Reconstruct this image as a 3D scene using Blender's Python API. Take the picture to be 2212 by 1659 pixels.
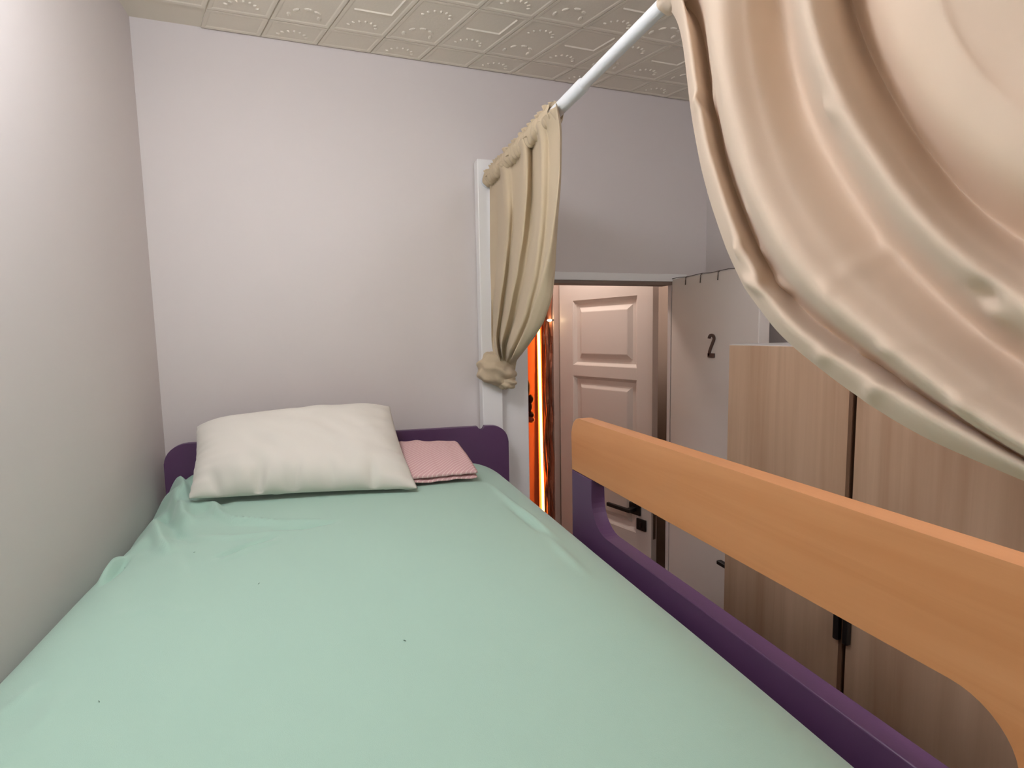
import bpy, bmesh, math, random
from mathutils import Vector, Matrix, noise

for o in list(bpy.data.objects):
    bpy.data.objects.remove(o, do_unlink=True)
SC = bpy.context.scene
COL = SC.collection
random.seed(4)
H = 1.85            # eye height above the floor; everything below is measured from the eye, then lifted by H

# ------------------------------------------------------------------ camera
F_PX, W_PX, H_PX = 1130.0, 2212.0, 1659.0
CX, CY = W_PX / 2, H_PX / 2
_vp = Vector(((717 - CX) / F_PX, (727 - CY) / F_PX, 1.0)).normalized()     # bed axis seen by the lens
_up = Vector((1, -0.018, 0)).cross(_vp).normalized()
if _up.y > 0:
    _up = -_up
_rt = _vp.cross(_up).normalized()
RW = Matrix((_rt, _vp, _up))            # lens axes (right, down, forward) -> room axes
cam_d = bpy.data.cameras.new('camera')
cam_d.sensor_fit = 'HORIZONTAL'
cam_d.sensor_width = 36.0
cam_d.lens = F_PX / W_PX * 36.0
cam_d.clip_start = 0.02
cam = bpy.data.objects.new('camera', cam_d)
COL.objects.link(cam)
r_, d_, f_ = RW @ Vector((1, 0, 0)), RW @ Vector((0, 1, 0)), RW @ Vector((0, 0, 1))
cam.matrix_world = Matrix(((r_.x, -d_.x, -f_.x, 0), (r_.y, -d_.y, -f_.y, 0), (r_.z, -d_.z, -f_.z, H), (0, 0, 0, 1)))
SC.camera = cam


def ray(p):
    return RW @ Vector(((p[0] - CX) / F_PX, (p[1] - CY) / F_PX, 1.0))


def at_x(p, x):
    r = ray(p)
    return r * (x / r.x)


def at_y(p, y):
    r = ray(p)
    return r * (y / r.y)


def at_z(p, z):
    r = ray(p)
    return r * (z / r.z)


# ------------------------------------------------------------------ world, exposure
world = bpy.data.worlds.new('world')
SC.world = world
world.use_nodes = True
world.node_tree.nodes['Background'].inputs[0].default_value = (0.9, 0.92, 1.0, 1)
world.node_tree.nodes['Background'].inputs[1].default_value = 0.02
vs = SC.view_settings
vs.view_transform = 'Standard'
vs.look = 'None'
vs.exposure = 0.0
vs.gamma = 1.0
vs.use_curve_mapping = False
SC.cycles.use_denoising = True
SC.cycles.caustics_reflective = False
SC.cycles.caustics_refractive = False
SC.cycles.max_bounces = 7
LAMP_POS = (-0.25, 0.72, 0.89)
LAMP_POWER = 31.0
AISLE_FILL_POWER = 36.0
HALL_POWER = 64.0
NEON_POWER = 22.0


# ------------------------------------------------------------------ materials
def new_mat(name):
    m = bpy.data.materials.new(name)
    m.use_nodes = True
    nt = m.node_tree
    return m, nt, nt.nodes, nt.links, nt.nodes['Principled BSDF']


def rgb(c):
    """sRGB 0-255 -> linear"""
    out = []
    for v in c:
        v = v / 255
        out.append(v / 12.92 if v <= 0.04045 else ((v + 0.055) / 1.055) ** 2.4)
    return (*out, 1)


def mat(name, col, rough=0.6, var=0.0, var_scale=3.0, bump=0.0, bump_scale=60.0, stretch=(1, 1, 1), metallic=0.0,
        sheen=0.0, trans=0.0, spec=0.5):
    m, nt, N, L, b = new_mat(name)
    c = rgb(col)
    b.inputs['Base Color'].default_value = c
    b.inputs['Roughness'].default_value = rough
    b.inputs['Metallic'].default_value = metallic
    b.inputs['Specular IOR Level'].default_value = spec
    if sheen:
        b.inputs['Sheen Weight'].default_value = sheen
    tc = N.new('ShaderNodeTexCoord')
    mp = N.new('ShaderNodeMapping')
    mp.inputs['Scale'].default_value = stretch
    L.new(tc.outputs['Object'], mp.inputs[0])
    if var:
        n = N.new('ShaderNodeTexNoise')
        n.inputs['Scale'].default_value = var_scale
        n.inputs['Detail'].default_value = 6
        L.new(mp.outputs[0], n.inputs['Vector'])
        mx = N.new('ShaderNodeMix')
        mx.data_type = 'RGBA'
        L.new(n.outputs[0], mx.inputs[0])
        mx.inputs[6].default_value = tuple(min(1, x * (1 - var)) for x in c[:3]) + (1,)
        mx.inputs[7].default_value = tuple(min(1, x * (1 + var)) for x in c[:3]) + (1,)
        L.new(mx.outputs[2], b.inputs['Base Color'])
    if bump:
        n2 = N.new('ShaderNodeTexNoise')
        n2.inputs['Scale'].default_value = bump_scale
        n2.inputs['Detail'].default_value = 2
        L.new(mp.outputs[0], n2.inputs['Vector'])
        bp = N.new('ShaderNodeBump')
        bp.inputs['Strength'].default_value = bump
        bp.inputs['Distance'].default_value = 0.002
        L.new(n2.outputs[0], bp.inputs['Height'])
        L.new(bp.outputs[0], b.inputs['Normal'])
    if trans:
        t = N.new('ShaderNodeBsdfTranslucent')
        t.inputs[0].default_value = c
        ms = N.new('ShaderNodeMixShader')
        ms.inputs[0].default_value = trans
        L.new(b.outputs[0], ms.inputs[1])
        L.new(t.outputs[0], ms.inputs[2])
        L.new(ms.outputs[0], N['Material Output'].inputs[0])
    return m


def wood(name, c0, c1, axis, rough=0.4, scale=1.0, c2=None):
    """long grain running along one object axis"""
    m, nt, N, L, b = new_mat(name)
    tc = N.new('ShaderNodeTexCoord')
    mp = N.new('ShaderNodeMapping')
    st = [38 * scale] * 3
    st[axis] = 1.6 * scale
    mp.inputs['Scale'].default_value = st
    L.new(tc.outputs['Object'], mp.inputs[0])
    n = N.new('ShaderNodeTexNoise')
    n.inputs['Scale'].default_value = 1.0
    n.inputs['Detail'].default_value = 8
    n.inputs['Roughness'].default_value = 0.62
    n.inputs['Distortion'].default_value = 0.7
    L.new(mp.outputs[0], n.inputs['Vector'])
    mp2 = N.new('ShaderNodeMapping')
    st2 = [9 * scale] * 3
    st2[axis] = 0.5 * scale
    mp2.inputs['Scale'].default_value = st2
    L.new(tc.outputs['Object'], mp2.inputs[0])
    n2 = N.new('ShaderNodeTexNoise')
    n2.inputs['Scale'].default_value = 1.0
    n2.inputs['Detail'].default_value = 3
    n2.inputs['Distortion'].default_value = 1.2
    L.new(mp2.outputs[0], n2.inputs['Vector'])
    ad = N.new('ShaderNodeMath')
    ad.operation = 'MULTIPLY_ADD'
    L.new(n2.outputs[0], ad.inputs[0])
    ad.inputs[1].default_value = 0.8
    sc = N.new('ShaderNodeMath')
    sc.operation = 'MULTIPLY'
    sc.inputs[1].default_value = 0.45
    L.new(n.outputs[0], sc.inputs[0])
    L.new(sc.outputs[0], ad.inputs[2])
    cr = N.new('ShaderNodeValToRGB')
    cr.color_ramp.elements[0].position = 0.42
    cr.color_ramp.elements[0].color = rgb(c0)
    cr.color_ramp.elements[1].position = 0.82
    cr.color_ramp.elements[1].color = rgb(c1)
    L.new(ad.outputs[0], cr.inputs[0])
    L.new(cr.outputs[0], b.inputs['Base Color'])
    b.inputs['Roughness'].default_value = rough
    bp = N.new('ShaderNodeBump')
    bp.inputs['Strength'].default_value = 0.08
    bp.inputs['Distance'].default_value = 0.001
    L.new(n.outputs[0], bp.inputs['Height'])
    L.new(bp.outputs[0], b.inputs['Normal'])
    return m


def glow(name, col, strength):
    m, nt, N, L, b = new_mat(name)
    b.inputs['Base Color'].default_value = (0.8, 0.8, 0.8, 1)
    b.inputs['Emission Color'].default_value = (*col, 1)
    b.inputs['Emission Strength'].default_value = strength
    return m


def weave(name, col, trans=0.0, var=0.04, weave_scale=700.0, strength=0.15, sheen=0.2, rough=0.85):
    """soft cloth: faint colour drift and a fine thread relief"""
    m = mat(name, col, rough, 0, 2.2, 0, sheen=sheen, trans=trans, spec=0.25)
    N, L = m.node_tree.nodes, m.node_tree.links
    b = N['Principled BSDF']
    tc = N.new('ShaderNodeTexCoord')
    n = N.new('ShaderNodeTexNoise')
    n.inputs['Scale'].default_value = weave_scale
    n.inputs['Detail'].default_value = 0
    L.new(tc.outputs['Object'], n.inputs['Vector'])
    bp = N.new('ShaderNodeBump')
    bp.inputs['Strength'].default_value = strength
    bp.inputs['Distance'].default_value = 0.0006
    L.new(n.outputs[0], bp.inputs['Height'])
    L.new(bp.outputs[0], b.inputs['Normal'])
    return m


M = {}
M['wall'] = mat('wall_paint', (219, 210, 207), 0.75, 0.02, 1.5, 0.12, 45)
M['wall_hall'] = mat('hall_paint', (228, 216, 208), 0.7, 0.02, 1.5, 0.1, 45)
M['ceiling'] = mat('ceiling_paint', (238, 228, 212), 0.7, 0.02, 2, 0.1, 60)
M['tile'] = mat('polystyrene_tile', (238, 228, 212), 0.55, 0.03, 6, 0.15, 160)
M['floor'] = wood('floor_boards', (66, 46, 32), (92, 66, 46), 1, 0.5)
M['purple'] = mat('purple_laminate', (92, 60, 95), 0.42, 0.03, 5, 0.05, 300)
M['beech'] = wood('beech_laminate', (198, 130, 80), (222, 158, 108), 1, 0.38, 0.8)
M['oak'] = wood('oak_laminate', (184, 148, 119), (214, 181, 152), 2, 0.5, 0.9)
M['oak_edge'] = mat('oak_edge_banding', (120, 88, 66), 0.5, 0.05, 20)
M['white_top'] = mat('white_laminate', (214, 208, 204), 0.4)
M['white_metal'] = mat('white_enamel', (238, 238, 240), 0.28, 0.01, 4)
M['white_paint'] = mat('white_paint', (240, 237, 235), 0.4, 0.02, 3, 0.06, 50)
M['door_paint'] = mat('door_gloss_paint', (224, 213, 205), 0.38, 0.02, 4, 0.06, 40)
M['door_plain'] = mat('door_plain_paint', (228, 218, 210), 0.45, 0.02, 3, 0.08, 40)
M['black'] = mat('black_metal', (22, 20, 19), 0.4, 0.05, 20)
M['dark_gap'] = mat('dark_handle', (30, 25, 22), 0.45)
M['steel'] = mat('latch_steel', (150, 146, 140), 0.3, 0.05, 30, metallic=1.0)
M['digit'] = mat('digit_brown', (82, 62, 54), 0.5, 0.05, 30)
M['cord'] = mat('cord_dark', (96, 84, 76), 0.7)
M['sheet'] = weave('sheet_jersey', (171, 203, 187), 0.0, 0.03, 900, 0.25, 0.25)
M['pillow'] = weave('pillow_cotton', (226, 220, 210), 0.0, 0.02, 900, 0.12, 0.15)
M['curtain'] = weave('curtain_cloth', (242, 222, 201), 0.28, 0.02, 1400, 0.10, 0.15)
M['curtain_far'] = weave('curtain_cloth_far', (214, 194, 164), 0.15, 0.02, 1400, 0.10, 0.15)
M['neon_tinted_wall'] = mat('neon_tinted_paint', (226, 150, 110), 0.6, 0.03, 2)  # white paint with the neon's orange light mixed into its base colour
M['copper'] = mat('copper_tinsel', (158, 98, 72), 0.45, 0.2, 30, 0.2, 90, metallic=0.25)
M['ornament'] = mat('ornament_dark', (40, 26, 22), 0.5, 0.1, 20)
M['ornament_tip'] = mat('ornament_tip', (150, 92, 70), 0.5, 0.1, 20)
M['lint'] = mat('lint', (96, 118, 104), 0.9)


def pink_mat():
    m, nt, N, L, b = new_mat('pink_striped_cotton')
    tc = N.new('ShaderNodeTexCoord')
    mp = N.new('ShaderNodeMapping')
    mp.inputs['Rotation'].default_value = (0, 0, math.radians(52))
    L.new(tc.outputs['Object'], mp.inputs[0])
    w = N.new('ShaderNodeTexWave')
    w.inputs['Scale'].default_value = 36
    w.inputs['Distortion'].default_value = 0.3
    L.new(mp.outputs[0], w.inputs['Vector'])
    cr = N.new('ShaderNodeValToRGB')
    cr.color_ramp.elements[0].position = 0.80
    cr.color_ramp.elements[0].color = rgb((216, 172, 172))
    cr.color_ramp.elements[1].position = 0.93
    cr.color_ramp.elements[1].color = rgb((232, 206, 200))
    L.new(w.outputs[1], cr.inputs[0])
    L.new(cr.outputs[0], b.inputs['Base Color'])
    b.inputs['Roughness'].default_value = 0.9
    return m


M['pink'] = pink_mat()


# ------------------------------------------------------------------ helpers
def link(name, me, m, parent=None, smooth=False):
    o = bpy.data.objects.new(name, me)
    COL.objects.link(o)
    if m is not None and not me.materials:
        me.materials.append(M[m] if isinstance(m, str) else m)
    if parent is not None:
        o.parent = parent
    if smooth:
        for p in me.polygons:
            p.use_smooth = True
    return o


def lift(v):
    return (v[0], v[1], v[2] + H)


def obj(name, bm, m, parent=None, smooth=False, angle=None):
    """one mesh object; its vertices are given in eye coordinates; origin at its base centre unless it has a parent"""
    if parent is None:
        xs = [v.co for v in bm.verts]
        lo = Vector((min(v.x for v in xs), min(v.y for v in xs), min(v.z for v in xs)))
        hi = Vector((max(v.x for v in xs), max(v.y for v in xs), max(v.z for v in xs)))
        org = Vector(((lo.x + hi.x) / 2, (lo.y + hi.y) / 2, lo.z))
        base = org + Vector((0, 0, H))
    else:
        org = Vector(parent['_org'])
        base = Vector((0, 0, 0))
    bmesh.ops.translate(bm, verts=bm.verts, vec=-org)
    bmesh.ops.recalc_face_normals(bm, faces=bm.faces)
    me = bpy.data.meshes.new(name)
    bm.to_mesh(me)
    bm.free()
    o = link(name, me, m, parent, smooth)
    o.location = base
    o['_org'] = tuple(org)
    if angle is not None:
        me.set_sharp_from_angle(angle=math.radians(angle))
    return o


def empty(name, loc):
    o = bpy.data.objects.new(name, None)
    o.empty_display_size = 0.1
    COL.objects.link(o)
    o.location = lift(loc)
    o['_org'] = tuple(loc)
    return o


def tag(o, label, cat=None, kind=None, group=None):
    o['label'] = label
    if cat:
        o['category'] = cat
    if kind:
        o['kind'] = kind
    if group:
        o['group'] = group
    return o


def box(bm, x0, x1, y0, y1, z0, z1, bev=0.0, seg=2):
    vs_ = [bm.verts.new((x, y, z)) for x in (x0, x1) for y in (y0, y1) for z in (z0, z1)]
    fs = [(0, 1, 3, 2), (4, 6, 7, 5), (0, 4, 5, 1), (2, 3, 7, 6), (0, 2, 6, 4), (1, 5, 7, 3)]
    faces = [bm.faces.new([vs_[i] for i in f]) for f in fs]
    if bev:
        es = list({e for f in faces for e in f.edges})
        bmesh.ops.bevel(bm, geom=es, offset=bev, segments=seg, profile=0.5, affect='EDGES')
    return bm


def one_box(*a, **k):
    bm = bmesh.new()
    return box(bm, *a, **k)


def frame_box(bm, o, u, n, u0, u1, n0, n1, z0, z1, bev=0.0):
    """box in the frame (origin o, along u, along n, up)"""
    b2 = bmesh.new()
    box(b2, u0, u1, n0, n1, z0, z1, bev)
    me = bpy.data.meshes.new('tmp')
    for v in b2.verts:
        c = v.co.copy()
        p = Vector((o[0], o[1], 0)) + Vector((u[0], u[1], 0)) * c.x + Vector((n[0], n[1], 0)) * c.y
        v.co = (p.x, p.y, c.z)
    b2.to_mesh(me)
    b2.free()
    bm.from_mesh(me)
    bpy.data.meshes.remove(me)
    return bm


def extrude_outline(pts, axis, a0, a1, bev=0.0, seg=3):
    """closed 2-D outline extruded along an axis: axis 'x' -> pts are (y,z); axis 'y' -> pts are (x,z)"""
    bm = bmesh.new()

    def mk(p, a):
        return bm.verts.new((a, p[0], p[1])) if axis == 'x' else bm.verts.new((p[0], a, p[1]))
    A = [mk(p, a0) for p in pts]
    B = [mk(p, a1) for p in pts]
    n = len(pts)
    fa = bm.faces.new(A)
    fb = bm.faces.new(list(reversed(B)))
    for i in range(n):
        j = (i + 1) % n
        bm.faces.new((A[i], B[i], B[j], A[j]))
    if bev:
        es = [e for e in fa.edges] + [e for e in fb.edges]
        bmesh.ops.bevel(bm, geom=es, offset=bev, segments=seg, profile=0.5, affect='EDGES')
    return bm


def arc(cx, cy, r, a0, a1, n=8):
    return [(cx + r * math.cos(math.radians(a0 + (a1 - a0) * i / n)), cy + r * math.sin(math.radians(a0 + (a1 - a0) * i / n)))
            for i in range(n + 1)]


def tube(bm, pts, rads, seg=16, cap=True):
    pts = [Vector(p) for p in pts]
    if not isinstance(rads, (list, tuple)):
        rads = [rads] * len(pts)
    rings = []
    for i, p in enumerate(pts):
        t = (pts[min(i + 1, len(pts) - 1)] - pts[max(i - 1, 0)]).normalized()
        a = Vector((0, 0, 1)) if abs(t.z) < 0.9 else Vector((1, 0, 0))
        s = t.cross(a).normalized()
        w = s.cross(t)
        rings.append([bm.verts.new(p + (s * math.cos(2 * math.pi * k / seg) + w * math.sin(2 * math.pi * k / seg)) * rads[i])
                      for k in range(seg)])
    for a, b in zip(rings, rings[1:]):
        for k in range(seg):
            bm.faces.new((a[k], a[(k + 1) % seg], b[(k + 1) % seg], b[k]))
    if cap:
        bm.faces.new(rings[0][::-1])
        bm.faces.new(rings[-1])
    return bm


def grid_mesh(fn, nu, nv, close_u=False):
    bm = bmesh.new()
    V = [[bm.verts.new(fn(i / (nu if close_u else nu - 1), j / (nv - 1))) for j in range(nv)] for i in range(nu)]
    for i in range(nu if close_u else nu - 1):
        for j in range(nv - 1):
            i2 = (i + 1) % nu
            bm.faces.new((V[i][j], V[i2][j], V[i2][j + 1], V[i][j + 1]))
    return bm


def ellipsoid(bm, c, r, rot=None, nu=12, nv=8, fn=None):
    rings = []
    R = rot or Matrix.Identity(3)
    for j in range(nv + 1):
        th = math.pi * j / nv
        ring = []
        for i in range(nu):
            ph = 2 * math.pi * i / nu
            d = Vector((math.sin(th) * math.cos(ph), math.sin(th) * math.sin(ph), math.cos(th)))
            k = fn(d) if fn else 1.0
            ring.append(Vector(c) + R @ Vector((d.x * r[0] * k, d.y * r[1] * k, d.z * r[2] * k)))
        rings.append(ring)
    top = bm.verts.new(rings[0][0])
    bot = bm.verts.new(rings[-1][0])
    vr = [[bm.verts.new(p) for p in ring] for ring in rings[1:-1]]
    for i in range(nu):
        bm.faces.new((top, vr[0][i], vr[0][(i + 1) % nu]))
        bm.faces.new((bot, vr[-1][(i + 1) % nu], vr[-1][i]))
        for a, b in zip(vr, vr[1:]):
            bm.faces.new((a[i], b[i], b[(i + 1) % nu], a[(i + 1) % nu]))
    return bm


def catmull(P, t):
    """P list of vectors, t 0..1 over the whole chain"""
    n = len(P) - 1
    s = min(max(t, 0), 1) * n
    i = min(int(s), n - 1)
    k = s - i
    p0, p1, p2, p3 = P[max(i - 1, 0)], P[i], P[i + 1], P[min(i + 2, n)]
    return 0.5 * ((2 * p1) + (p2 - p0) * k + (2 * p0 - 5 * p1 + 4 * p2 - p3) * k * k + (3 * p1 - p0 - 3 * p2 + p3) * k ** 3)


def resample(P, n, smooth=0.02):
    """even arc-length samples along a chain of points, relaxed so that no kinks stay"""
    def even(Q, m):
        L = [0]
        for a, b in zip(Q, Q[1:]):
            L.append(L[-1] + (b - a).length)
        out, k = [], 0
        for i in range(m):
            s = L[-1] * i / (m - 1)
            while k < len(Q) - 2 and L[k + 1] < s:
                k += 1
            d = L[k + 1] - L[k]
            out.append(Q[k].lerp(Q[k + 1], 0 if d < 1e-9 else min(1, (s - L[k]) / d)))
        return out
    Q = even(P, 160)
    for _ in range(int(1600 * smooth)):
        Q = [Q[0]] + [Q[i] * 0.5 + (Q[i - 1] + Q[i + 1]) * 0.25 for i in range(1, len(Q) - 1)] + [Q[-1]]
    return even(Q, n)


# ------------------------------------------------------------------ the setting
D = 1.80            # far wall
XL, XR = -0.49, 1.46
ZC = 0.89           # ceiling
YN = -1.3           # wall behind the eye
DX0, DX1, DZ = 0.673, 1.294, 0.193      # doorway in the far wall
HY = 2.62           # far wall of the hall behind the doorway

bm = one_box(XL - 0.1, 2.4, YN - 0.1, 4.0, -H - 0.1, -H)
tag(obj('floor', bm, 'floor'), 'brown board floor under the bunk bed', kind='structure')
bm = one_box(XL - 0.1, XR + 0.1, YN - 0.1, D + 0.1, ZC + 0.005, ZC + 0.1)
ceil = tag(obj('ceiling', bm, 'ceiling'), 'cream ceiling covered with embossed tiles', kind='structure')
bm = one_box(XL - 0.1, XL, YN - 0.1, D + 0.1, -H, ZC + 0.005)
tag(obj('wall_left', bm, 'wall'), 'plain white wall along the left side of the bed', kind='structure')
bm = bmesh.new()
box(bm, XL, DX0, D, D + 0.1, -H, ZC + 0.005)
box(bm, DX0, DX1 + 0.0, D, D + 0.1, DZ, ZC + 0.005)
box(bm, DX1, 1.8, D, D + 0.02, -H, DZ)
box(bm, DX1, 1.8, D, D + 0.1, DZ, ZC + 0.005)
tag(obj('wall_far', bm, 'wall'), 'plain white wall behind the headboard with a doorway', kind='structure')
bm = one_box(XR, XR + 0.1, YN - 0.1, D, -H, ZC + 0.005)
tag(obj('wall_right', bm, 'wall'), 'white wall behind the wardrobe', kind='structure')
bm = one_box(XL, XR, YN - 0.1, YN, -H, ZC + 0.005)
tag(obj('wall_near', bm, 'wall'), 'white wall at the foot of the bed', kind='structure')

# hall behind the doorway, and the orange room behind it
OX0, OX1, OZ = 0.62, 1.134, 0.32
bm = bmesh.new()
box(bm, 0.3, OX0, HY, HY + 0.08, -H, 0.74)
box(bm, OX0, OX1, HY, HY + 0.08, OZ, 0.74)
box(bm, OX1, 1.75, HY, HY + 0.08, -H, 0.74)
tag(obj('wall_hall_far', bm, 'wall_hall'), 'far wall of the small hall with the open doorway to the orange room', kind='structure')
bm = one_box(0.3, 0.4, D + 0.1, HY, -H, 0.74)
tag(obj('wall_hall_left', bm, 'wall_hall'), 'left wall of the small hall', kind='structure')
bm = bmesh.new()
box(bm, 1.7, 1.8, D + 0.1, HY, -H, 0.74)
box(bm, 1.7, 1.8, D + 0.02, D + 0.1, -H, DZ)
tag(obj('wall_hall_right', bm, mat('hall_side_paint', (200, 182, 168), 0.6, 0.03, 3)), 'right wall of the small hall beyond the panelled door', kind='structure')
bm = one_box(0.3, 1.8, D + 0.1, HY + 0.08, 0.74, 0.82)
tag(obj('ceiling_hall', bm, 'wall_hall'), 'low ceiling of the small hall', kind='structure')
bm = bmesh.new()
box(bm, 0.3, 2.4, 3.40, 3.48, -H, 0.70)
tag(obj('wall_orange_far', bm, 'neon_tinted_wall'), 'wall of the orange-lit room carrying the neon strip', kind='structure')
bm = one_box(0.3, 0.38, HY + 0.08, 3.40, -H, 0.70)
tag(obj('wall_orange_left', bm, 'neon_tinted_wall'), 'left wall of the orange-lit room', kind='structure')
bm = one_box(2.32, 2.4, HY + 0.08, 3.40, -H, 0.70)
tag(obj('wall_orange_right', bm, 'neon_tinted_wall'), 'right wall of the orange-lit room', kind='structure')
bm = one_box(1.8, 2.4, HY, HY + 0.08, -H, 0.70)
tag(obj('wall_orange_near', bm, 'neon_tinted_wall'), 'near wall of the orange-lit room', kind='structure')
bm = one_box(0.3, 2.4, HY + 0.08, 3.48, 0.70, 0.78)
tag(obj('ceiling_orange', bm, 'neon_tinted_wall'), 'ceiling of the orange-lit room', kind='structure')

# door casing (head, left side) in the far wall
bm = bmesh.new()
box(bm, 0.564, DX0, D - 0.012, D + 0.10, -H, DZ + 0.03, 0.003)
tag(obj('trim_1', bm, 'white_paint'), 'white upright casing left of the doorway beside the bed post', kind='structure')
t2 = bmesh.new()
frame_box(t2, (DX0, D), (1, 0), (0, 1), 0.0, 0.69, -0.010, 0.10, DZ, DZ + 0.030, 0.003)
tr2 = tag(obj('trim_2', t2, 'white_paint'), 'white head casing above the doorway', kind='structure')
bm = one_box(DX0, DX1 + 0.005, D - 0.004, D + 0.07, DZ - 0.012, DZ)
obj('door_stop', bm, mat('stop_brown', (128, 108, 96), 0.6), tr2)
# jamb of the orange doorway
bm = one_box(OX1 - 0.004, OX1 + 0.03, HY - 0.015, HY + 0.08, -H, OZ, 0.003)
tag(obj('trim_3', bm, mat('jamb_paint', (196, 172, 160), 0.5)), 'painted jamb between the panelled door and the orange doorway', kind='structure')

# ceiling tiles ---------------------------------------------------------------
SX, SY, SH = 0.1575, 0.22, -0.35


def tile_mesh(kind, bmax=1.0):
    bm = bmesh.new()

    def P(a, b, h):
        return Vector((a * SX + SH * b * SY, b * SY, -h))
    g, th, rim = 0.009, 0.0052, 0.06
    bt = bmax - g * 0.6

    def ring(ia, ib, h):
        return [bm.verts.new(P(a, b, h)) for a, b in ((ia, ib), (1 - ia, ib), (1 - ia, bt - ib + g * 0.6), (ia, bt - ib + g * 0.6))]
    rs = [ring(g, g * .7, 0.0), ring(g * 1.6, g, th), ring(rim * 1.1, rim * .8, th * 0.95), ring(rim * 1.5, rim * 1.1, th * 0.7)]
    for a, b in zip(rs, rs[1:]):
        for k in range(4):
            bm.faces.new((a[k], a[(k + 1) % 4], b[(k + 1) % 4], b[k]))
    bm.faces.new(rs[-1])
    z = th * 0.7

    def bead(a, b, ra, rb, ang):
        c = P(a, b, z)
        ellipsoid(bm, c, (ra, rb, 0.0032), Matrix.Rotation(ang, 3, 'Z'), 8, 4)

    def beads(ca, cb):
        for k in range(7):
            t = math.radians(200 + 140 * k / 6 + 0)
            a, b = ca + 0.26 * math.cos(t), cb + 0.17 * math.sin(t) + 0.10
            if b < bmax - 0.05:
                bead(a, b, 0.0062, 0.0042, t)

    def petals(ca, cb):
        for k in range(5):
            t = math.radians(180 + 180 * k / 4)
            a, b = ca + 0.25 * math.cos(t), cb + 0.17 * math.sin(t) + 0.08
            if b < bmax - 0.05:
                bead(a, b, 0.0120, 0.0066, t + math.pi / 2)

    def corner():
        pts = [P(0.16, 0.46, z), P(0.80, 0.46, z), P(0.80, 0.08, z)]
        for p, q in zip(pts, pts[1:]):
            d = (q - p).normalized()
            s = Vector((-d.y, d.x, 0)) * 0.0028
            v = [bm.verts.new(p + s), bm.verts.new(q + s), bm.verts.new(q - s), bm.verts.new(p - s),
                 bm.verts.new(p - Vector((0, 0, 0.003))), bm.verts.new(q - Vector((0, 0, 0.003)))]
            bm.faces.new((v[0], v[1], v[5], v[4]))
            bm.faces.new((v[4], v[5], v[2], v[3]))
    if kind == 0:
        if bmax > 0.9:
            corner()
        beads(0.5, 0.78)
    else:
        beads(0.5, 0.28)
        petals(0.5, 0.74)
    bmesh.ops.recalc_face_normals(bm, faces=bm.faces)
    me = bpy.data.meshes.new('ceiling_tile')
    bm.to_mesh(me)
    bm.free()
    me.materials.append(M['tile'])
    return me


B_LAST = (D - 0.004 - 1.695) / SY
tile_me = {(k, c): tile_mesh(k, B_LAST if c else 1.0) for k in (0, 1) for c in (0, 1)}
corg = Vector(ceil['_org'])
for row in range(-6, 1):
    y0 = 1.695 + row * SY
    for col in range(-5, 16):
        x0 = 0.036 + col * SX + SH * (y0 - 1.69)
        xb = x0 + SH * SY
        if min(x0, xb) < XL + 0.004 or max(x0, xb) + SX > XR - 0.004:
            continue
        o = bpy.data.objects.new('ceiling_tile', tile_me[(col % 2, 1 if row == 0 else 0)])
        COL.objects.link(o)
        o.parent = ceil
        o.location = Vector((x0, y0, ZC + 0.006)) - corg


# ------------------------------------------------------------------ door with panels, standing open in the hall
VPD = -0.323
fx, fy = 1.345, 2.0
s_ = (fx - 0.4475 * fy) / (0.4475 - VPD)
hx, hy = fx + VPD * s_, fy + s_
LEN = math.hypot(fx - hx, fy - hy)
U = ((fx - hx) / LEN, (fy - hy) / LEN)
NV = (U[1], -U[0])                      # towards the viewer
if NV[0] > 0:
    NV = (-NV[0], -NV[1])


def leaf_pt(p):
    """pixel -> (u, z) on the visible face of the panelled door"""
    r = ray(p)
    n = Vector((NV[0], NV[1], 0))
    k = n.dot(Vector((hx, hy, 0))) / n.dot(r)
    q = r * k
    return (q.x - hx) * U[0] + (q.y - hy) * U[1], q.z


d1 = empty('door_1', ((hx + fx) / 2, (hy + fy) / 2, -H))
tag(d1, 'white panelled door with black lever handle standing open in the hall', kind='structure')
TH = 0.04
pu0, pu1 = leaf_pt((1237, 648))[0], leaf_pt((1376, 640))[0]
rows = [(leaf_pt((1306, 790))[1] - 0.004, leaf_pt((1306, 644))[1]),
        (leaf_pt((1345, 1140))[1], leaf_pt((1306, 816))[1])]
rows.append((-H + 0.22, rows[1][0] - 0.13))
top = 0.30
bm = bmesh.new()
LO = -H + 0.01
frame_box(bm, (hx, hy), U, NV, 0, pu0, -TH, 0, LO, top, 0.002)
frame_box(bm, (hx, hy), U, NV, pu1, LEN, -TH, 0, LO, top, 0.002)
edges_ = [top] + [v for r in rows for v in (r[1], r[0])] + [LO]
for k in range(0, len(edges_), 2):
    frame_box(bm, (hx, hy), U, NV, pu0 - 0.001, pu1 + 0.001, -TH, -0.0003, edges_[k + 1], edges_[k])
obj('door_leaf', bm, 'door_paint', d1)


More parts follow.
